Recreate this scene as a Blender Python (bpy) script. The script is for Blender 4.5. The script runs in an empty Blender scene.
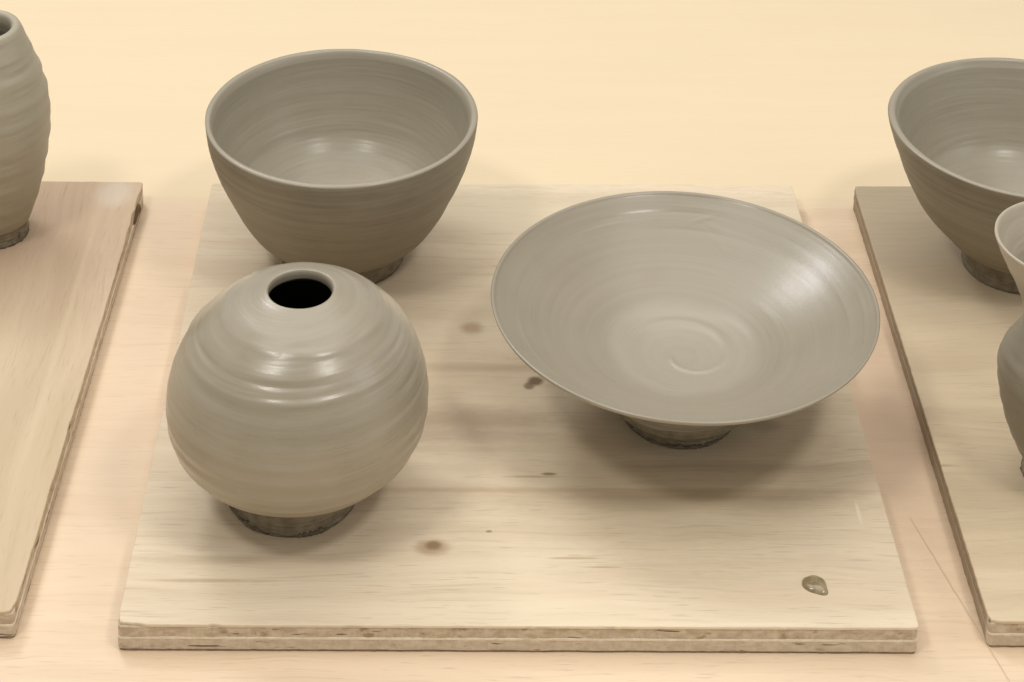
import bpy, math, random
from mathutils import noise, Vector
random.seed(7)
S = bpy.context.scene
COL = S.collection
PI = math.pi

# ------------------------------------------------------------------ node helpers
class NT:
    def __init__(self, name):
        self.m = bpy.data.materials.new(name); self.m.use_nodes = True
        self.t = self.m.node_tree; self.b = self.t.nodes['Principled BSDF']
        self.out = self.t.nodes['Material Output']
    def n(self, typ, **kw):
        x = self.t.nodes.new(typ)
        for k, v in kw.items(): setattr(x, k, v)
        return x
    def link(self, a, b): self.t.links.new(a, b)
    def inp(self, node, key, v):
        if hasattr(v, 'is_output') or isinstance(v, bpy.types.NodeSocket): self.link(v, node.inputs[key])
        else: node.inputs[key].default_value = v
    def math(self, op, a, b=None, c=None, clamp=False):
        x = self.n('ShaderNodeMath', operation=op, use_clamp=clamp); self.inp(x, 0, a)
        if b is not None: self.inp(x, 1, b)
        if c is not None: self.inp(x, 2, c)
        return x.outputs[0]
    def vmul(self, v, s, off=(0, 0, 0)):
        x = self.n('ShaderNodeVectorMath', operation='MULTIPLY_ADD')
        self.inp(x, 0, v); x.inputs[1].default_value = s; x.inputs[2].default_value = off
        return x.outputs[0]
    def noise(self, vec, scale=1.0, detail=4, rough=.55, dist=0.0):
        x = self.n('ShaderNodeTexNoise'); self.inp(x, 'Vector', vec)
        x.inputs['Scale'].default_value = scale; x.inputs['Detail'].default_value = detail
        x.inputs['Roughness'].default_value = rough; x.inputs['Distortion'].default_value = dist
        return x.outputs['Fac']
    def rng(self, v, a, b, c=0., d=1., smooth=True):
        x = self.n('ShaderNodeMapRange'); x.interpolation_type = 'SMOOTHSTEP' if smooth else 'LINEAR'
        self.inp(x, 0, v)
        for i, q in enumerate((a, b, c, d)): self.inp(x, i+1, q)
        return x.outputs[0]
    def mix(self, f, a, b, blend='MIX'):
        x = self.n('ShaderNodeMix', data_type='RGBA', blend_type=blend)
        self.inp(x, 0, f)
        for i, q in ((6, a), (7, b)):
            if isinstance(q, (tuple, list)): x.inputs[i].default_value = (*q[:3], 1)
            else: self.link(q, x.inputs[i])
        return x.outputs[2]
    def bump(self, h, strength, dist, normal=None):
        x = self.n('ShaderNodeBump'); x.inputs['Strength'].default_value = strength
        x.inputs['Distance'].default_value = dist; self.inp(x, 'Height', h)
        if normal is not None: self.link(normal, x.inputs['Normal'])
        return x.outputs[0]
    def obj(self): return self.n('ShaderNodeTexCoord').outputs['Object']
    def sep(self, v):
        x = self.n('ShaderNodeSeparateXYZ'); self.inp(x, 0, v); return x.outputs

def clay(name, col=(.285, .25, .192), dark=(.20, .172, .125), rough=.46, ring=.5, spec=.5, coat=.0, var=1., lit_rim=None, disc=None, darker=None):
    M = NT(name); v = M.obj(); s = M.sep(v)
    r = M.math('SQRT', M.math('ADD', M.math('MULTIPLY', s[0], s[0]), M.math('MULTIPLY', s[1], s[1])))
    def ringvec(k, a):
        c = M.n('ShaderNodeCombineXYZ')
        M.inp(c, 0, M.math('MULTIPLY_ADD', r, k, M.math('MULTIPLY', s[0], a)))
        M.inp(c, 1, M.math('MULTIPLY', s[1], a)); M.inp(c, 2, M.math('MULTIPLY', s[2], k))
        return c.outputs[0]
    fine = M.noise(ringvec(900, 12), 1, 1.5, .5)
    broad = M.noise(ringvec(190, 9), 1, 3, .55)
    blot = M.noise(v, 26, 4, .55)
    grit = M.noise(v, 1500, 2, .6)
    f = M.math('MULTIPLY_ADD', broad, .55, M.math('MULTIPLY', blot, .45))
    c = M.mix(M.rng(f, .33, .67, .5-.5*var, .5+.5*var), dark, col)
    c = M.mix(M.rng(fine, .35, .75, 0, .14*var), c, (.42, .38, .30))
    c = M.mix(M.rng(blot, .55, .78, 0, .30), c, (.29, .235, .15))
    if darker: c = M.mix(M.rng(M.math('ADD', s[2], M.math('MULTIPLY', blot, .03)), darker[0]+.015, darker[1]+.015, darker[2], 0), c, darker[3])  # tones the wall darker towards the bottom
    if disc: c = M.mix(M.rng(M.math('ADD', r, M.math('MULTIPLY', blot, .02)), disc[0], disc[1], .36, 0), c, (.47, .435, .35))
    if lit_rim: c = M.mix(M.rng(s[2], lit_rim[0], lit_rim[1], 0, .8), c, (.52, .46, .36))  # light on an open rim, mixed into the colour by height
    M.link(c, M.b.inputs['Base Color'])
    M.link(M.rng(M.math('MULTIPLY_ADD', fine, .4, M.math('MULTIPLY', blot, .6)), .3, .7, rough-.09, rough+.13), M.b.inputs['Roughness'])
    M.b.inputs['Specular IOR Level'].default_value = spec
    M.b.inputs['Coat Weight'].default_value = coat; M.b.inputs['Coat Roughness'].default_value = .22
    n = M.bump(broad, ring*.45, .0010)
    if ring > .18: n = M.bump(fine, ring*.45, .00022, n)
    n = M.bump(grit, .18, .00025, n)
    M.link(n, M.b.inputs['Normal']); M.link(n, M.b.inputs['Coat Normal'])
    return M.m

def foot_clay(name):
    M = NT(name); v = M.obj()
    a = M.noise(v, 160, 4, .6); b = M.noise(M.vmul(v, (40, 40, 500)), 1, 3)
    c = M.mix(M.rng(a, .35, .65), (.185, .150, .095), (.265, .222, .148))
    c = M.mix(M.rng(b, .5, .75, 0, .5), c, (.27, .225, .15))
    M.link(c, M.b.inputs['Base Color']); M.b.inputs['Roughness'].default_value = .62
    M.link(M.bump(a, .5, .001, M.bump(b, .5, .0008)), M.b.inputs['Normal'])
    return M.m

def wood(name, light, dark, along=0, contrast=.5, knots=(), streaks=(), pale=(), seed=0., stains_shade=(), rough=.55, bumpk=.35, grey=.2):
    """along 0: grain runs in x, 1: grain runs in y.  Coordinates are metres."""
    M = NT(name); v = M.obj()
    L, A = (1, 0) if along == 0 else (0, 1)
    def st(a, b, o=0.): return M.vmul(v, ((a, b, 20) if along == 0 else (b, a, 20)), (seed+o, seed*1.7+o, o))
    warp = M.noise(v, 7, 2, .5)
    wadd = M.n('ShaderNodeVectorMath', operation='ADD')
    wc = M.n('ShaderNodeCombineXYZ'); M.inp(wc, 1 if along == 0 else 0, M.math('MULTIPLY_ADD', warp, .03, -.015))
    M.link(v, wadd.inputs[0]); M.link(wc.outputs[0], wadd.inputs[1]); vw = wadd.outputs[0]
    def sw(a, b, o=0.): return M.vmul(vw, ((a, b, 20) if along == 0 else (b, a, 20)), (seed+o, seed*1.7+o, o))
    g1 = M.noise(sw(3.2, 46), 1, 4, .6)
    g2 = M.noise(sw(14, 330, 3), 1, 3, .6)
    g3 = M.noise(st(55, 900, 5), 1, 2, .5)
    bl = M.noise(st(4, 9, 9), 1, 3, .5)
    c = M.mix(M.rng(g1, .34, .66, 0, contrast), light, dark)
    c = M.mix(M.rng(g2, .52, .74, 0, contrast*.55), c, tuple(q*.78 for q in dark))
    c = M.mix(M.rng(g3, .60, .74, 0, contrast*.55), c, tuple(q*.55 for q in dark))
    c = M.mix(M.rng(bl, .42, .7, 0, grey), c, tuple(q*f for q, f in zip(dark, (.83, .88, .95))))
    def ell(cx, cy, rx, ry, soft=.35, wob=.5):
        d = M.vmul(v, (1/rx, 1/ry, 0), (-cx/rx, -cy/ry, 0))
        ln = M.n('ShaderNodeVectorMath', operation='LENGTH'); M.link(d, ln.inputs[0])
        if rx > 10: wob = .004
        w = M.math('MULTIPLY_ADD', M.noise(st(120, 260, cx*9), 1, 3), wob, -wob/2)
        return M.rng(M.math('ADD', ln.outputs['Value'], w), 1-soft, 1+soft, 1, 0)
    for (cx, cy, rx, ry, col, k, soft) in list(stains_shade)+list(streaks)+list(knots)+list(pale):
        c = M.mix(M.math('MULTIPLY', ell(cx, cy, rx, ry, soft, .5 if rx < .02 else .7), k), c, col)
    M.link(c, M.b.inputs['Base Color'])
    M.link(M.rng(g2, .3, .7, rough-.07, rough+.1), M.b.inputs['Roughness'])
    M.b.inputs['Specular IOR Level'].default_value = .35
    M.link(M.bump(g2, bumpk, .0006, M.bump(g3, bumpk, .0004)), M.b.inputs['Normal'])
    return M.m

def plymat(name, a, b, spots=(.16, .11, .06), seed=0, k=.8, voids=0, side_shade=None):
    M = NT(name); v = M.obj()
    n1 = M.noise(M.vmul(v, (160, 160, 260), (seed, seed, seed)), 1, 4, .6)
    n2 = M.noise(M.vmul(v, (85, 85, 150), (seed+5, seed, 2)), 1, 3, .55)
    n3 = M.noise(M.vmul(v, (700, 700, 90), (seed, 1, 2)), 1, 2, .5)
    c = M.mix(M.rng(n1, .35, .65), a, b)
    c = M.mix(M.rng(n3, .5, .72, 0, .15), c, tuple(q*.6 for q in b))
    c = M.mix(M.rng(n2, .58, .68, 0, k), c, spots)
    if voids: c = M.mix(M.rng(M.noise(M.vmul(v, (48, 48, 420), (seed+3, 1, 7)), 1, 2, .5), .66, .70, 0, voids), c, (.10, .065, .035))
    if side_shade:  # shade painted on one side face, front left out
        q = M.sep(v); c = M.mix(M.math('MULTIPLY', M.rng(q[0], side_shade[0], side_shade[0]+.002, 1, 0), M.rng(q[1], side_shade[1], side_shade[1]+.006, 0, side_shade[2])), c, (.27, .20, .12))
    M.link(c, M.b.inputs['Base Color']); M.b.inputs['Roughness'].default_value = .75
    M.link(M.bump(n1, .6, .0009, M.bump(n3, .4, .0005)), M.b.inputs['Normal'])
    return M.m

# ------------------------------------------------------------------ object helpers
def mesh_obj(name, verts, faces, mat, parent=None, smooth=True, loc=(0, 0, 0)):
    me = bpy.data.meshes.new(name); me.from_pydata(verts, [], faces); me.validate(); me.update()
    if smooth:
        for p in me.polygons: p.use_smooth = True
    for q in (mat if isinstance(mat, tuple) else (mat,)): me.materials.append(q)
    o = bpy.data.objects.new(name, me); COL.objects.link(o); o.location = loc
    if parent: o.parent = parent
    return o
def thing(name, label, cat, loc, group=None):
    o = bpy.data.objects.new(name, None); COL.objects.link(o); o.location = loc
    o.empty_display_size = .02
    o['label'] = label; o['category'] = cat
    if group: o['group'] = group
    return o

def cr(pts, n):
    """Catmull-Rom through (r,z) points, n samples per span."""
    out = []
    P = [tuple(2*a-b for a, b in zip(pts[0], pts[1]))]+list(pts)+[tuple(2*a-b for a, b in zip(pts[-1], pts[-2]))]
    for i in range(1, len(P)-2):
        p0, p1, p2, p3 = P[i-1:i+3]
        for k in range(n):
            t = k/n
            out.append(tuple(.5*((2*b)+(-a+c)*t+(2*a-5*b+4*c-d)*t*t+(-a+3*b-3*c+d)*t**3) for a, b, c, d in zip(p0, p1, p2, p3)))
    out.append(pts[-1]); return out
def interp(tab, z):
    if z <= tab[0][1]: return tab[0][0]
    for (r0, z0), (r1, z1) in zip(tab, tab[1:]):
        if z <= z1: return r0+(r1-r0)*(z-z0)/max(1e-9, z1-z0)
    return tab[-1][0]
def resample(pts, step):
    out = [pts[0]]; acc = 0
    for a, b in zip(pts, pts[1:]):
        d = math.dist(a, b)
        if d < 1e-9: continue
        pos = step-acc
        while pos <= d:
            t = pos/d; out.append((a[0]+(b[0]-a[0])*t, a[1]+(b[1]-a[1])*t)); pos += step
        acc = d-(pos-step)
    if math.dist(out[-1], pts[-1]) > step*.3: out.append(pts[-1])
    else: out[-1] = pts[-1]
    return out
def lathe(name, prof, disp, mat, parent, seg=288, shape=None, split=None):
    n = len(prof); V = []; F = []
    tang = []
    for i in range(n):
        a = prof[max(0, i-1)]; b = prof[min(n-1, i+1)]
        d = math.hypot(b[0]-a[0], b[1]-a[1]) or 1
        tang.append(((b[1]-a[1])/d, -(b[0]-a[0])/d))       # outward normal for a profile walked up the outside
    for i, (r, z) in enumerate(prof):
        nr, nz = tang[i]
        for j in range(seg):
            th = 2*PI*j/seg
            d = disp(r, z, th, i/(n-1)) * min(1, r/.004)
            rr = max(0, r+nr*d); zz = z+nz*d
            x, y = rr*math.cos(th), rr*math.sin(th)
            if shape: x, y, zz = shape(x, y, zz)
            V.append((x, y, zz))
    for i in range(n-1):
        for j in range(seg):
            k = (j+1) % seg
            F.append((i*seg+j, i*seg+k, (i+1)*seg+k, (i+1)*seg+j))
    V = [tuple(q) for q in V]
    o = mesh_obj(name, V, F, mat, parent)
    if split:
        o.data.polygons.foreach_set('material_index', [1 if q//seg >= split else 0 for q in range(len(F))])
    return o
def nz(x, y=0., z=0.): return noise.noise(Vector((x, y, z)))

def foot_part(parent, mat, r0, r1, h, seed, rag=.0012, name='foot'):
    """turned foot with a rough trimmed lower edge"""
    prof = [(.00002, h+.003), (r1*.97, h+.003), (r1, h), (r1-.0006, h*.8), ((r0+r1)/2-.0004, h*.5), (r0, h*.22), (r0+.0006, .0012), (r0-.001, .0), (.00002, .0)]
    prof = resample(prof, .0008)[::-1]
    def disp(r, z, th, s):
        e = max(0, 1-z/.006)
        a = nz(math.cos(th)*r*170+seed, math.sin(th)*r*170, z*160)
        b = nz(math.cos(th)*r*600+seed, math.sin(th)*r*600, z*500+seed)
        ring = .00035*math.sin(z*2600+th+seed)
        return ring+e*(a*rag+abs(b)*rag*.5) if z > .0004 else 0
    return lathe(name, prof, disp, mat, parent, 220)
def burr_part(parent, mat, r, seed, arcs, name='clay_burr'):
    """ragged rim of torn clay left round the foot where it was cut free"""
    V = []; F = []; N = 260; K = 8
    for j in range(N):
        th = 2*PI*j/N
        k = 0
        for (a, w, amp) in arcs:
            d = abs((th-a+PI) % (2*PI)-PI)/w
            if d < 1: k = max(k, amp*(1-d*d)**.5)
        jag = abs(nz(math.cos(th)*9+seed, math.sin(th)*9, seed))*1.3+abs(nz(math.cos(th)*34+seed, math.sin(th)*34, seed))*.9
        size = .0003+k*(.25+jag)*.0024
        for i in range(K):
            ph = 2*PI*i/K
            q = 1+.5*nz(math.cos(th)*60, math.sin(th)*60, i*1.3+seed)
            rr = r+size*.75*math.cos(ph)*q; z = max(.0001, size*.62+size*.95*math.sin(ph)*q)
            V.append((rr*math.cos(th), rr*math.sin(th), z))
    for j in range(N):
        for i in range(K):
            a, b = (j+1) % N, (i+1) % K
            F.append((j*K+i, a*K+i, a*K+b, j*K+b))
    return mesh_obj(name, V, F, mat, parent)

# ------------------------------------------------------------------ materials
BT = .01653                                     # board thickness
clay_vase = clay('grey clay, half wet', col=(.38, .34, .262), dark=(.31, .27, .192), rough=.34, ring=.36, coat=.55, var=.7, darker=(.015, .085, .62, (.25, .205, .13)))
clay_bowl = clay('grey clay, leather hard', col=(.36, .325, .25), dark=(.315, .28, .21), rough=.38, ring=.13, coat=.35, var=.55)
clay_bowl_out = clay('grey clay, darker outside', col=(.262, .228, .162), dark=(.195, .165, .11), rough=.50, ring=.36, var=1.3, darker=(.01, .085, .6, (.185, .148, .09)))  # darker copy of the bowl clay for the outside, darkest low down
clay_plate = clay('grey clay, smooth', col=(.335, .296, .222), dark=(.295, .258, .19), rough=.35, ring=.17, coat=.5, var=.6, disc=(.0455, .0600))
clay_inside = clay('clay inside, shadow painted dark', col=(.05, .042, .03), dark=(.035, .03, .02), rough=.6, ring=.1)  # shadow inside the vase, painted as dark clay
clay_flare = clay('grey clay, light painted on the rim', col=(.30, .27, .205), dark=(.25, .225, .165), rough=.42, ring=.25, var=.7, darker=(.05, .115, .7, (.20, .17, .115)), lit_rim=(.115, .140))  # pale rim is caught light painted into the clay; darker low down
clay_tall = clay('grey clay, ridged', col=(.42, .38, .29), dark=(.36, .32, .235), rough=.46, ring=.4, var=.8, darker=(.01, .09, .6, (.27, .225, .145)))
clay_foot = foot_clay('dark trimmed clay')
clay_burr = plymat('torn dark clay', (.19, .155, .10), (.12, .095, .055), spots=(.22, .18, .12), seed=2, k=.5)

# ------------------------------------------------------------------ table
table_mat = wood('pale maple tabletop', (.84, .675, .485), (.745, .565, .39), 0, .62, seed=2.3, rough=.42, bumpk=.15, grey=.25,
    stains_shade=[(.222, .19, .028, .13, (.68, .51, .365), .6, .6), (-.227, .19, .020, .16, (.74, .58, .43), .4, .6), (.02, 1.0, 60.0, .59, (.835, .70, .475), .8, .03)],  # right-gap shadow painted into the table colour; left gap tinted pinkish
    streaks=[])
# two thin pencil-like scratches on the table between the boards
def table():
    W0, W1, Y0, Y1, T = -1.1, 1.1, -.42, 1.15, .03
    e = .003
    V = []; F = []
    for (x0, x1, y0, y1, z) in ((W0+e, W1-e, Y0+e, Y1-e, 0), (W0, W1, Y0, Y1, -e), (W0, W1, Y0, Y1, -T)):
        V += [(x0, y0, z), (x1, y0, z), (x1, y1, z), (x0, y1, z)]
    F = [(0, 1, 2, 3), (11, 10, 9, 8)]
    for k in (0, 4):
        for i in range(4):
            j = (i+1) % 4; F.append((k+i, k+4+i, k+4+j, k+j))
    o = mesh_obj('tabletop', V, F, table_mat, smooth=False)
    o['kind'] = 'structure'; return o
TB = table()
M_scr = NT('dark scratch'); M_scr.b.inputs['Base Color'].default_value = (.69, .535, .37, 1); M_scr.b.inputs['Roughness'].default_value = .7
def scratch(pts, w, z=.0004):
    V = []; F = []
    for i, (x, y) in enumerate(pts):
        a = pts[max(0, i-1)]; b = pts[min(len(pts)-1, i+1)]
        d = math.hypot(b[0]-a[0], b[1]-a[1]); nx, ny = -(b[1]-a[1])/d, (b[0]-a[0])/d
        ww = w*(.5+.5*math.sin(PI*min(1, max(.05, i/(len(pts)-1)))))*(.8+.4*nz(i*.7, x*30))
        V += [(x+nx*ww, y+ny*ww, z), (x-nx*ww, y-ny*ww, z)]
        if i: F.append((2*i-2, 2*i-1, 2*i+1, 2*i))
    return mesh_obj('scratch', V, F, M_scr.m, TB, False)
def lerp_pts(a, b, n, wob): return [(a[0]+(b[0]-a[0])*i/n+nz(i*.35, a[0]*50)*wob, a[1]+(b[1]-a[1])*i/n) for i in range(n+1)]
scratch(lerp_pts((.2185, .098), (.2490, -.045), 50, .0005), .0004)

# ------------------------------------------------------------------ plywood boards
def outline(corners, step=.0025, rad=.0025, amp=.00025, seed=0, chips=()):
    """rounded, slightly ragged outline of a board; corners counter-clockwise"""
    pts = []
    n = len(corners)
    for i in range(n):
        p = Vector(corners[i]); a = Vector(corners[i-1]); b = Vector(corners[(i+1) % n])
        da = (a-p).normalized(); db = (b-p).normalized()
        p0 = p+da*rad; p1 = p+db*rad
        for k in range(5):
            t = k/4; pts.append((p0*(1-t)**2+p*2*t*(1-t)+p1*t*t))
        nb = Vector(corners[(i+1) % n]); e = nb-db*rad
        L = (e-p1).length; m = max(2, int(L/step))
        for k in range(1, m): pts.append(p1+(e-p1)*k/m)
    c = sum((Vector(q) for q in corners), Vector((0, 0)))/n
    out = []
    for i, p in enumerate(pts):
        a = pts[i-1]; b = pts[(i+1) % len(pts)]; t = (b-a).normalized(); nrm = Vector((t.y, -t.x))
        if nrm.dot(p-c) < 0: nrm = -nrm
        d = amp*(nz(p.x*60+seed, p.y*60, seed)*.8+nz(p.x*350+seed, p.y*350, seed)*.7)
        for (cx, cy, w, dep) in chips:
            q = (p-Vector((cx, cy))).length/w
            if q < 1: d -= dep*(1-q*q)*(.7+.8*abs(nz(p.x*700, p.y*700, seed)))
        out.append(p+nrm*d)
    return out, c
def slab(name, corners, z0, z1, mat, parent, bev=.0004, grow=0, **kw):
    o, c = outline(corners, **kw)
    def off(pts, k): return [p+(c-p).normalized()*k for p in pts]
    rings = [(off(o, bev*.6-grow), z0), (off(o, -grow), z0+bev*.5), (off(o, -grow), z1-bev), (off(o, bev*.35-grow), z1-bev*.3), (off(o, bev*1.2-grow), z1)]
    n = len(o); V = []; F = []
    for pts, z in rings: V += [(p.x, p.y, z) for p in pts]
    for r in range(len(rings)-1):
        for i in range(n):
            j = (i+1) % n; F.append((r*n+i, r*n+j, (r+1)*n+j, (r+1)*n+i))
    F.append(tuple(range((len(rings)-1)*n, len(rings)*n))); F.append(tuple(range(n-1, -1, -1)))
    return mesh_obj(name, V, F, mat, parent, False)
def board(label, corners, org, face_mat, ma, mb, ml, mbot, seed, chips=(), extra=None):
    t = thing('plywood_board', label, 'board', (org[0], org[1], 0), 'square plywood ware boards on the table')
    cs = [(x-org[0], y-org[1]) for x, y in corners]
    ch = [(x-org[0], y-org[1], w, d) for x, y, w, d in chips]
    slab('bottom_veneer', cs, .0, .0014, mbot, t, .0003, -.0004, seed=seed+4, amp=.0004)
    slab('core_ply', cs, .0013, .0076, mb, t, .0004, .0, seed=seed+3, amp=.0004)
    slab('glue_line', cs, .0075, .0088, ml, t, .0002, .0001, seed=seed+2, amp=.00025)
    slab('core_ply', cs, .0087, .0148, ma, t, .0004, -.0002, seed=seed+1, amp=.0005)
    slab('top_veneer', cs, .0147, BT, face_mat, t, .0006, .0002, seed=seed, amp=.0003, chips=ch)
    return t
ply_a = plymat('upper core ply edge', (.66, .56, .42), (.50, .40, .28), spots=(.33, .22, .12), seed=1, voids=.9)
ply_b = plymat('lower core ply edge', (.68, .58, .45), (.58, .48, .355), seed=7, k=.3, voids=.8)
ply_l = plymat('pale glue line', (.88, .79, .63), (.78, .68, .52), seed=4, k=.15)
ply_d = plymat('bottom veneer edge, contact shadow painted in', (.33, .24, .15), (.22, .15, .09), seed=9, k=.4)  # contact shadow under the boards, painted into the veneer colour

shade3_ = dict(side_shade=(-.0945, -.194, .75))  # shadow on the right board's left face, painted into its edge colours
edge3 = [plymat('upper core ply edge, shade painted on side', (.66, .56, .42), (.50, .40, .28), spots=(.33, .22, .12), seed=21, voids=.9, **shade3_),
         plymat('lower core ply edge, shade painted on side', (.68, .58, .45), (.58, .48, .355), seed=27, k=.3, voids=.8, **shade3_),
         plymat('glue line, shade painted on side', (.88, .79, .63), (.78, .68, .52), seed=24, k=.15, **shade3_)]
BR = (.40, .27, .14)
mid_face = wood('pine plywood face, grain across', (.81, .69, .51), (.66, .53, .375), 0, .62, seed=11.7, rough=.6, grey=.25,
    stains_shade=[(.085, .12, .10, .075, (.50, .41, .26), .35, .6), (-.10, .27, .10, .06, (.55, .44, .30), .35, .6), (0, .37, .25, .03, (.58, .50, .36), .5, .5), (-.06, .19, .07, .04, (.60, .46, .31), .35, .6)],
    streaks=[(.145, .153, .009, .005, (.45, .36, .24), .6, .6), (.095, .094, .060, .0028, (.43, .315, .20), .65, .8), (.06, .0985, .14, .0022, (.47, .35, .21), .55, .7), (-.03, .157, .050, .010, (.42, .32, .215), .75, .7), (-.045, .143, .06, .006, (.45, .35, .24), .6, .7), (-.02, .205, .04, .004, (.46, .36, .25), .5, .7), (.13, .118, .07, .004, (.44, .34, .23), .45, .7), (-.14, .045, .05, .003, (.50, .40, .27), .45, .8), (-.03, .132, .05, .003, (.50, .40, .26), .45, .7),
             (.10, .088, .12, .006, (.55, .44, .29), .4, .8), (-.16, .03, .03, .0012, (.45, .33, .2), .5, .6), (.03, .047, .012, .0008, (.42, .30, .17), .6, .5),
             (.11, .205, .09, .003, (.5, .38, .23), .4, .7), (.155, .27, .05, .003, (.5, .4, .26), .4, .7), (0.03, .30, .06, .002, (.5, .4, .26), .5, .7)],
    knots=[(-.0440, .0545, .0085, .0055, (.42, .29, .17), .75, .5), (-.0435, .0560, .0040, .0030, (.24, .15, .08), .8, .5), (-.0217, .2435, .0065, .0055, (.40, .28, .16), .7, .6), (.0155, .1925, .0045, .0038, (.16, .10, .045), .9, .45), (.0115, .1880, .0030, .0030, (.20, .13, .07), .8, .5),
           (.0200, .1117, .0040, .0012, (.26, .17, .08), .85, .5), (.010, .1095, .014, .0009, (.42, .31, .18), .6, .5), (-.014, .0665, .0016, .0009, (.30, .2, .11), .8, .5), (.045, .0405, .009, .0006, (.42, .31, .18), .6, .6)],
    pale=[(.186, .082, .0010, .008, (.85, .76, .57), .6, .5), (.12, .0015, .03, .0012, (.85, .76, .58), .6, .5), (-.15, .0512, .012, .0035, (.84, .75, .57), .5, .7)])
left_face = wood('fir plywood face, grain lengthwise', (.69, .54, .385), (.55, .415, .285), 1, .75, seed=4.1, rough=.62, bumpk=.6, grey=.35,
    stains_shade=[(-.30+.2479+.05, .36-.2, .09, .09, (.46, .325, .22), .55, .7), (.0, -.10, .2, .14, (.62, .50, .32), .5, .8)],
    pale=[(.045, .192, .012, .016, (.62, .54, .43), .7, .5), (-.036, .085, .012, .03, (.74, .63, .44), .8, .2), (.038, .02, .002, .10, (.70, .58, .40), .4, .8)])
right_face = wood('stained plywood face, grain across', (.69, .565, .39), (.55, .435, .29), 0, .6, seed=23.0, rough=.6, grey=.4,
    stains_shade=[(-.10+.02, .16, .14, .085, (.43, .355, .25), .6, .7), (-.1, .03, .2, .05, (.63, .51, .34), .35, .8), (-.05, .095, .05, .02, (.46, .35, .22), .5, .8), (-.06, -.11, .08, .03, (.48, .39, .26), .5, .8)],
    knots=[(-.13, -.05, .003, .0015, (.32, .22, .12), .7, .5), (-.10, -.08, .008, .0009, (.36, .26, .15), .6, .5)])
B1 = board('square pine plywood board in the middle, carrying round vase, bowl and wide dish',
    [(-.2010, 0), (.2009, -.0004), (.2012, .4080), (-.2000, .4055)], (0, 0), mid_face, ply_a, ply_b, ply_l, ply_d, 3,
    chips=[(-.198, .001, .006, .0022), (-.1905, .0, .0035, .0012), (-.152, 0, .004, .0008), (.197, .003, .003, .0008)])
B2 = board('pinkish fir plywood board under the tall ridged vase at left, its corner chipped',
    [(-.66, .0070), (-.2544, .0078), (-.2479, .4067), (-.66, .4090)], (-.31, .2), left_face, ply_a, ply_b, ply_l, ply_d, 17,
    chips=[(-.2485, .385, .010, .0009), (-.249, .365, .008, .0009), (-.250, .345, .01, .0007), (-.2545, .01, .006, .0018), (-.252, .15, .006, .0008), (-.253, .1, .01, .0006)])
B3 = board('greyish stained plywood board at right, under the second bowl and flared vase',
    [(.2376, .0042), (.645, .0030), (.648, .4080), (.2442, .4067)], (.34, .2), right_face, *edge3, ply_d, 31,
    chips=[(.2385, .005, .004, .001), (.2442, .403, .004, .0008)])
# dark splinter knot sticking out of the left board's edge
V = []; F = []
N, K = 14, 8
for i in range(N):
    s = i/(N-1); rr = .0032*math.sin(PI*(.08+.9*s))**.7*(1+.4*nz(s*5, 3))
    for k in range(K):
        a = 2*PI*k/K
        V.append((.0008+rr*.65*math.cos(a)+.001*nz(s*3, 1)-.002*s, .187-.022*s, .0105+rr*math.sin(a)*1.1-.002*s))
for i in range(N-1):
    for k in range(K): F.append((i*K+k, i*K+(k+1) % K, (i+1)*K+(k+1) % K, (i+1)*K+k))
F += [tuple(range(K)), tuple(range((N-1)*K, N*K))[::-1]]
sp = mesh_obj('knot_splinter', [(x+.0615, y, z) for x, y, z in V], F, plymat('dark knot', (.17, .095, .045), (.12, .065, .03), seed=3), B2)
sp['label'] = 'dark brown knot bulging from the board edge'

# ------------------------------------------------------------------ pots
def outer_curve(tab, n=10): return cr(tab, n)

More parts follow.
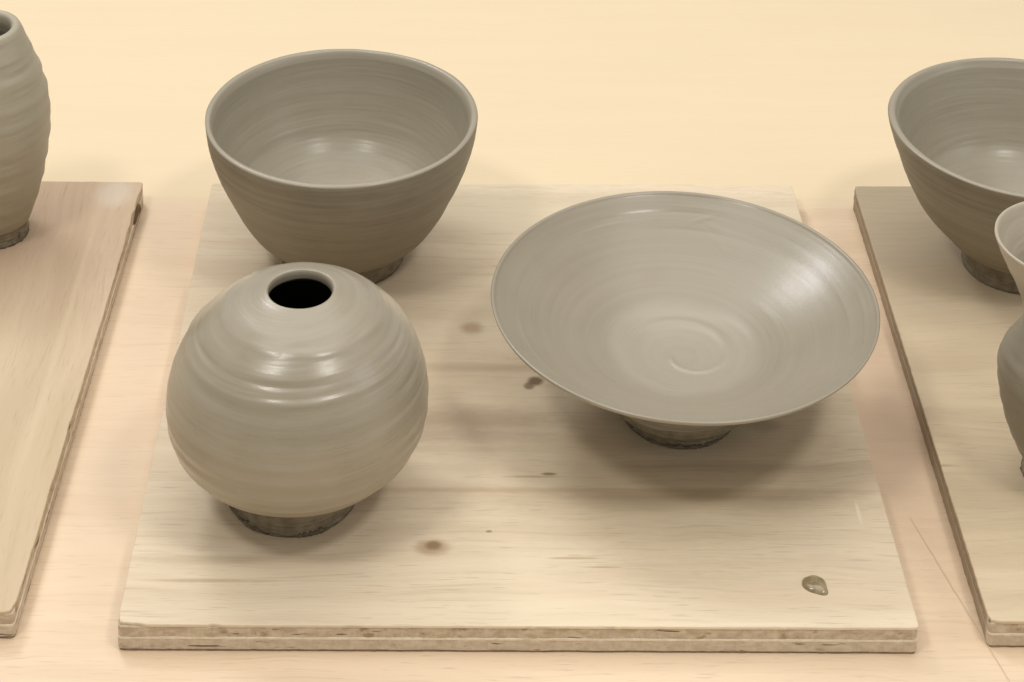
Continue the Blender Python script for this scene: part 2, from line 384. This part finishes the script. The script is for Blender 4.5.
# round vase with a small mouth
def make_round_vase(x, y):
    t = thing('round_vase', 'round unfired grey clay vase with small dark mouth, at the front of middle board', 'vase', (x, y, BT))
    tab = [(.0335, .0185), (.0435, .0222), (.0560, .0305), (.0642, .0395), (.0681, .0481), (.0698, .0568), (.0699, .0654), (.0689, .074), (.0665, .0827), (.0628, .0913), (.0572, .1), (.0488, .1086), (.0372, .1166), (.0285, .1205), (.0228, .1229), (.0196, .1240)]
    oc = outer_curve(tab)
    lip = [(.0196, .1240), (.0182, .1244), (.0174, .1240), (.0169, .1228), (.0168, .1210), (.0178, .1180), (.0225, .1145)]
    inn = [(max(.004, interp(oc, z)-.005), z) for z in [.108-.004*i for i in range(21)]]
    prof = [(.00002, .0180), (.02, .0180)]+oc+cr(lip, 5)[1:]+inn+[(.00002, .0245)]
    prof = resample(prof, .00062)
    def disp(r, z, th, s):
        if s > .55 and z < .1165: return 0
        k = 1 if z < .112 else max(0, (.1246-z)/.0126)
        q = z*1000
        low = max(0, 1-abs(z-.045)/.040)
        d = .00027*math.sin(2*PI*z/.0092+th+1.3*nz(z*60, 4))*(.35+low)*(.55+.7*abs(nz(math.cos(th)*1.2, math.sin(th)*1.2, q*.09)))
        u = z*330+th/(2*PI)*1.0
        d += .00026*nz(math.cos(th)*1.1+3, math.sin(th)*1.1, z*230)*(1 if z > .05 else .5)
        d += .00007*nz(math.cos(th)*2.2, math.sin(th)*2.2+7, z*900)
        # two crisp throwing lines round the shoulder
        for zc, a, w in ((.1135, .00055, .0015), (.1035, -.0006, .0013), (.0975, .0005, .0016), (.088, -.00035, .0012), (.079, -.0003, .0010)):
            g = (z-zc-.0012*math.sin(th+zc*90))/w
            if abs(g) < 3: d += a*1.25*math.exp(-g*g)*(.25+1.3*abs(nz(math.cos(th)*1.3+zc*70, math.sin(th)*1.3)))
        return d*k + .0006*nz(math.cos(th)*.8, math.sin(th)*.8, z*12)
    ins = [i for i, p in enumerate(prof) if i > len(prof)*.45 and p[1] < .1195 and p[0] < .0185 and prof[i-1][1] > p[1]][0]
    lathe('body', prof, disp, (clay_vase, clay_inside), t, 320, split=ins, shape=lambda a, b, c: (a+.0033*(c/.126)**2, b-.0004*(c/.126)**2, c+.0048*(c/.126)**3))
    fo = foot_part(t, clay_foot, .0335, .0345, .0190, 5)
    bu = burr_part(t, clay_burr, .0342, 5, [(PI*1.08, .45, 1.2), (PI*1.30, .3, .6), (PI*1.62, .28, .8), (PI*1.95, .3, .25)])
    for o in (fo, bu): o.location.x = -.0022
    return t
V1 = make_round_vase(-.1175, .0955)

def make_bowl(x, y, tab, label, mat, seed, foot_r, fl=.020):
    t = thing('clay_bowl', label, 'bowl', (x, y, BT), 'deep grey clay bowls')
    oc = outer_curve(tab)
    H = tab[-1][1]; R = tab[-1][0]
    th_ = .0056
    inn = []
    zs = [H-.0035-(H-.0035-fl)*(1-math.cos(PI/2*i/40)) for i in range(41)]
    zs = [H-.0035-(H-.0035-fl)*math.sin(PI/2*i/40) for i in range(41)]
    zr = fl+.034
    for z in zs:
        base = interp(oc, z)-th_*(1+.5*(H-z)/H)
        if z < zr: base *= math.sqrt(max(0, 1-((zr-z)/(zr-fl))**2))
        inn.append((max(.0004, base), z))
    lip = [(R-.0003, H+.0007), (R-.0017, H+.0014), (R-.0037, H+.0010), (R-.0051, H-.0012)]
    h0 = tab[0][1]
    prof = [(.00002, h0+.0003), (tab[0][0]*.7, h0)]+oc+cr(lip, 4)+inn+[(.00002, fl)]
    prof = resample(prof, .00075)
    def disp(r, z, th, s):
        inside = s > .5
        d = (.00013 if inside else .00022)*nz(math.cos(th)*.9+seed, math.sin(th)*.9, z*(150 if inside else 120)+seed)
        d += .00012*nz(math.cos(th)*2+seed, math.sin(th)*2, z*700)
        if inside: d += .00009*math.sin(2*PI*z/.019-th+seed)*min(1, max(0, (H-z)/.02))
        d += (.0009*nz(math.cos(th)*.8+seed, math.sin(th)*.8, 2)+.00022*nz(math.cos(th)*5+seed, math.sin(th)*5, 6))*(z/H)**2
        return d
    topi = max(range(len(prof)), key=lambda i: prof[i][1])
    lathe('body', prof, disp, mat, t, 320, split=topi-3)
    foot_part(t, clay_foot, foot_r-.001, foot_r, h0+.001, seed, .0008)
    burr_part(t, clay_burr, foot_r-.0008, seed, [(PI*1.7, .5, .35), (PI*1.2, .4, .3)])
    return t
tab1 = [(.0398, .0148), (.0492, .0183), (.0563, .0245), (.0616, .0316), (.0658, .0386), (.0693, .0457), (.0726, .0527), (.0758, .0598), (.0787, .0668), (.0813, .0739), (.0834, .0809), (.0851, .088), (.0862, .095), (.0869, .1020)]
W1 = make_bowl(-.1054, .3215, tab1, 'deep unfired grey clay bowl behind the round vase on the middle board', (clay_bowl_out, clay_bowl), 3.3, .0402)
tab2 = [(.0362, .0158), (.0432, .0196), (.0490, .026), (.0556, .0329), (.0614, .0398), (.0664, .0467), (.0704, .0537), (.0738, .0606), (.0767, .0675), (.0793, .0744), (.0818, .0813), (.0843, .0883), (.0866, .0952), (.0882, .1012)]
W2 = make_bowl(.3324, .3146, tab2, 'deep grey clay bowl on the right board, cut off by the picture edge', (clay_bowl_out, clay_bowl), 9.1, .0350)

def make_dish(x, y):
    t = thing('wide_dish', 'wide shallow grey clay dish with a spiral in its centre, right side of middle board', 'dish', (x, y, BT))
    H = .0768; R = .1097
    tab = [(.0425, .0170), (.0475, .0262), (.0530, .0318), (.0590, .0364), (.0650, .0411), (.0710, .0458), (.0770, .0505), (.0830, .0552), (.0895, .0603), (.0965, .0656), (.1035, .0704), (.1088, .0742)]
    oc = cr(tab, 8)
    lip = [(.1095, .0750), (.1099, .0763), (.1094, .0769), (.1086, .0770), (.1078, .0767)]
    def zin(r):
        q = r/.1084
        z = .0375+.0395*(.12*q**1.5+.88*q**2.15)
        return z
    inn = [(.1070-.10698*i/90, 0) for i in range(91)]
    inn = [(r, zin(r)-.0003) for r, _ in inn]
    prof = [(.00002, .0165), (.02, .0165)]+oc+cr(lip, 4)+inn
    prof = resample(prof, .00065)
    half = max(range(len(prof)), key=lambda i: prof[i][1])/len(prof)
    def disp(r, z, th, s):
        d = .00008*nz(math.cos(th)*.9, math.sin(th)*.9, r*200)
        if s > half+.01:
            # inside: broad throwing waves, then the finger spiral at the centre
            d += .00009*nz(math.cos(th)*1.1+5, math.sin(th)*1.1, r*70)*min(1, (.107-r)/.01)
            X, Y = r*math.cos(th)-.0045, r*math.sin(th)
            r2 = math.hypot(X, Y); fi = ((math.atan2(Y, X)-PI) % (2*PI))/(2*PI)
            for rs, am, ww in ((.0105+.026*fi**1.25, .00115*min(1, fi/.05)*(1-.7*fi), .0017+.0022*fi), (.0365+.006*fi, .00035*(1-fi), .0035)):
                g = (r2-rs)/ww
                if abs(g) < 3: d += am*math.exp(-g*g)
            X += .0045
            for (ax, ay, bx, by) in ((.021, .089, .038, .067), (.022, .091, .046, .078), (.014, .092, .030, .094)):
                L = math.hypot(bx-ax, by-ay); u = ((X-ax)*(bx-ax)+(Y-ay)*(by-ay))/L/L
                if -.1 < u < 1.1:
                    q = ((X-ax)*(by-ay)-(Y-ay)*(bx-ax))/L/.0011
                    if abs(q) < 3: d += .00022*math.exp(-q*q)*math.sin(PI*min(1, max(0, (u+.1)/1.2)))
            g2 = 1/(1+math.exp(-(r2-.0385-.0015*math.sin(th+.5))/.0030))
            d += .0007*g2*max(0, 1-max(0, r-.038)/.05)
            for rc, a, w in ((.1010, .00030, .0011), (.0975, -.0003, .0009), (.0935, .00028, .001), (.0885, -.00022, .0009)):
                g = (r-rc-.0008*math.sin(th*1+rc*200))/w
                if abs(g) < 3: d += a*math.exp(-g*g)*(.04+max(0, nz(math.cos(th)*1.3+rc*300, math.sin(th)*1.3))*1.5)
        else:
            d += .0003*math.sin(z*900+th)*(z < .06)
        d += .0006*nz(math.cos(th)*.8+3, math.sin(th)*.8, 4)*(r/R)
        return d
    lathe('body', prof, disp, clay_plate, t, 360)
    foot_part(t, clay_foot, .0318, .0440, .0190, 8, .0012)
    burr_part(t, clay_burr, .0325, 8, [(PI*1.5, .35, .8), (PI*1.33, .25, .5), (PI*1.65, .2, .6), (PI*1.1, .4, .4)])
    return t
D1 = make_dish(.0974, .1656)

def make_vase(name, label, x, y, tab, lip, inner, mat, seed, wave, amp, foot_r, h0, lean=(0, 0), seg=280):
    t = thing(name, label, 'vase', (x, y, BT))
    oc = cr(tab, 8)
    prof = [(.00002, h0+.0003), (tab[0][0]*.7, h0)]+oc+cr(lip, 4)[1:]+inner
    prof = resample(prof, .00075)
    H = max(p[1] for p in prof); top = [i for i, p in enumerate(prof) if p[1] == H][0]/len(prof)
    def disp(r, z, th, s):
        k = min(1, max(0, (H-z)/.018)) if s < top else .25*min(1, max(0, (H-z)/.01))
        d = amp*math.sin(2*PI*z/wave+th+seed+.9*nz(z*50, seed))*(.7+.5*nz(math.cos(th)+seed, math.sin(th), z*40))*k
        d += .00035*nz(math.cos(th)*1.1+seed, math.sin(th)*1.1, z*240)*k
        d += .00012*nz(math.cos(th)*2+seed, math.sin(th)*2, z*800)
        return d
    lathe('body', prof, disp, mat, t, seg, shape=lambda a, b, c: (a+lean[0]*(c/H)**1.5, b+lean[1]*(c/H)**1.5, c))
    foot_part(t, clay_foot, foot_r-.0008, foot_r, h0+.001, seed, .001)
    burr_part(t, clay_burr, foot_r-.0005, seed, [(PI*1.8, .7, 1.1), (PI*1.3, .4, .6), (PI*.9, .6, .5)])
    return t
tabL = [(.0237, .0101), (.0284, .0209), (.0318, .0317), (.0346, .0425), (.0369, .0533), (.0389, .0641), (.0403, .0749), (.0409, .0856), (.0405, .0964), (.039, .1072), (.0362, .118), (.0325, .1288), (.0290, .1385), (.0258, .1470)]
innL = [(.0188, .1440), (.020, .137), (.024, .128)]+[(interp(tabL, z)-.005, z) for z in [.12-.006*i for i in range(17)]]+[(.00002, .0165)]
V2 = make_vase('tall_vase', 'tall barrel shaped grey clay vase with horizontal ridges on the left board', -.3377, .3465, tabL,
    [(.0250, .1485), (.0240, .1498), (.0222, .1504), (.0204, .1500), (.0193, .1485), (.0188, .1460)], innL, clay_tall, 2.2, .0150, .00036, .0232, .0105)
tabR = [(.0246, .0102), (.0274, .0163), (.0302, .0224), (.0327, .0285), (.0348, .0346), (.0363, .0406), (.0376, .0467), (.0385, .0528), (.0392, .0589), (.0395, .065), (.0388, .0711), (.0366, .0772), (.0328, .0835), (.0285, .0895), (.0258, .096), (.0252, .103), (.0265, .111), (.0298, .121), (.0338, .131), (.0372, .140), (.0392, .1465)]
innR = [(.0350, .1420), (.0310, .1330), (.0265, .123), (.0225, .112), (.0212, .103), (.0215, .096), (.024, .089), (.029, .082)]+[(interp(tabR, z)-.005, z) for z in [.075-.005*i for i in range(12)]]+[(.00002, .0165)]
V3 = make_vase('flared_vase', 'grey clay vase with flared light rim and round belly, at the right edge', .3075, .1122, tabR,
    [(.0397, .1482), (.0393, .1492), (.0382, .1492), (.0372, .1475)], innR, clay_flare, 6.1, .010, .0002, .0245, .0105, lean=(-.0115, .002))

# ------------------------------------------------------------------ slip drop on the board
M = NT('wet clay slip'); v = M.obj()
M.link(M.mix(M.rng(M.noise(v, 300, 3), .35, .65), (.25, .195, .11), (.36, .285, .17)), M.b.inputs['Base Color'])
M.b.inputs['Roughness'].default_value = .14; M.b.inputs['Coat Weight'].default_value = .6; M.b.inputs['Coat Roughness'].default_value = .05
Vv = []; F = []; N, K = 48, 14
for i in range(K+1):
    s = i/K; q = math.cos(s*PI/2)
    for j in range(N):
        a = 2*PI*j/N
        r = .0062*(1+.08*nz(math.cos(a)*1.5, math.sin(a)*1.5, 3))
        d = (a-PI*1.72+PI) % (2*PI)-PI
        r *= 1+.38*math.exp(-(d/.38)**2)
        r *= 1-.10*math.exp(-((a-PI*1.3)/.6)**2)
        rr = r*q**.62 if i < K else .00005
        Vv.append((rr*math.cos(a)*1.04, rr*math.sin(a)*1.0, .0025*math.sin(s*PI/2)**1.0*(1-.0*s)))
for i in range(K):
    for j in range(N):
        k = (j+1) % N; F.append((i*N+j, i*N+k, (i+1)*N+k, (i+1)*N+j))
F.append(tuple(range(K*N, K*N+N))); F.append(tuple(range(N))[::-1])
dr = mesh_obj('slip_drop', Vv, F, M.m, None, True, (.1530, .0285, BT-.00005))
dr['label'] = 'small glossy drop of grey clay slip near the front right corner of middle board'; dr['category'] = 'drop'

# ------------------------------------------------------------------ light
w = bpy.data.worlds.new('World'); S.world = w; w.use_nodes = True
bg = w.node_tree.nodes['Background']; bg.inputs[0].default_value = (1, .95, .88, 1); bg.inputs[1].default_value = .39
def area(name, loc, target, sx, sy, power, col=(1, .96, .90)):
    l = bpy.data.lights.new(name, 'AREA'); l.shape = 'RECTANGLE'; l.size = sx; l.size_y = sy; l.energy = power; l.color = col
    o = bpy.data.objects.new(name, l); COL.objects.link(o); o.location = loc
    o.rotation_euler = (Vector(target)-Vector(loc)).to_track_quat('-Z', 'Y').to_euler()
    return o
area('ceiling_lamp', (-.1, .75, 2.4), (0, .25, 0), 2.6, 2.2, 30)
area('ceiling_lamp', (-.80, -.60, 1.86), (-.05, .2, 0), .34, .22, 8.5)
area('ceiling_lamp', (.70, -.60, 1.86), (.05, .2, 0), .34, .22, 8.5)
area('ceiling_lamp', (-.80, 1.20, 1.52), (.1, .2, 0), .42, .34, 7, (.97, .97, 1))
area('window_light', (1.9, -.4, 1.15), (0, .2, 0), .9, .8, 4, (.97, .96, 1))

# ------------------------------------------------------------------ camera
cam = bpy.data.cameras.new('camera'); co = bpy.data.objects.new('camera', cam); COL.objects.link(co)
co.location = (-.03722, -.83610, .78316)
from mathutils import Matrix
p, r, yw = (math.radians(a) for a in (16.65805, .60623, -.52444))
co.matrix_world = Matrix.Translation(co.location) @ Matrix.Rotation(yw, 4, 'Z') @ Matrix.Rotation(PI/2-p, 4, 'X') @ Matrix.Rotation(r, 4, 'Z')
cam.sensor_fit = 'HORIZONTAL'; cam.sensor_width = 36; cam.lens = 36*2038.599/1024
cam.shift_x = (512-470.147)/1024; cam.shift_y = (-362.773-341)/1024
cam.clip_start = .01; cam.clip_end = 50
S.camera = co
S.view_settings.view_transform = 'Standard'; S.view_settings.look = 'None'; S.view_settings.exposure = 0; S.view_settings.gamma = 1
S.render.resolution_x = 1024; S.render.resolution_y = 682
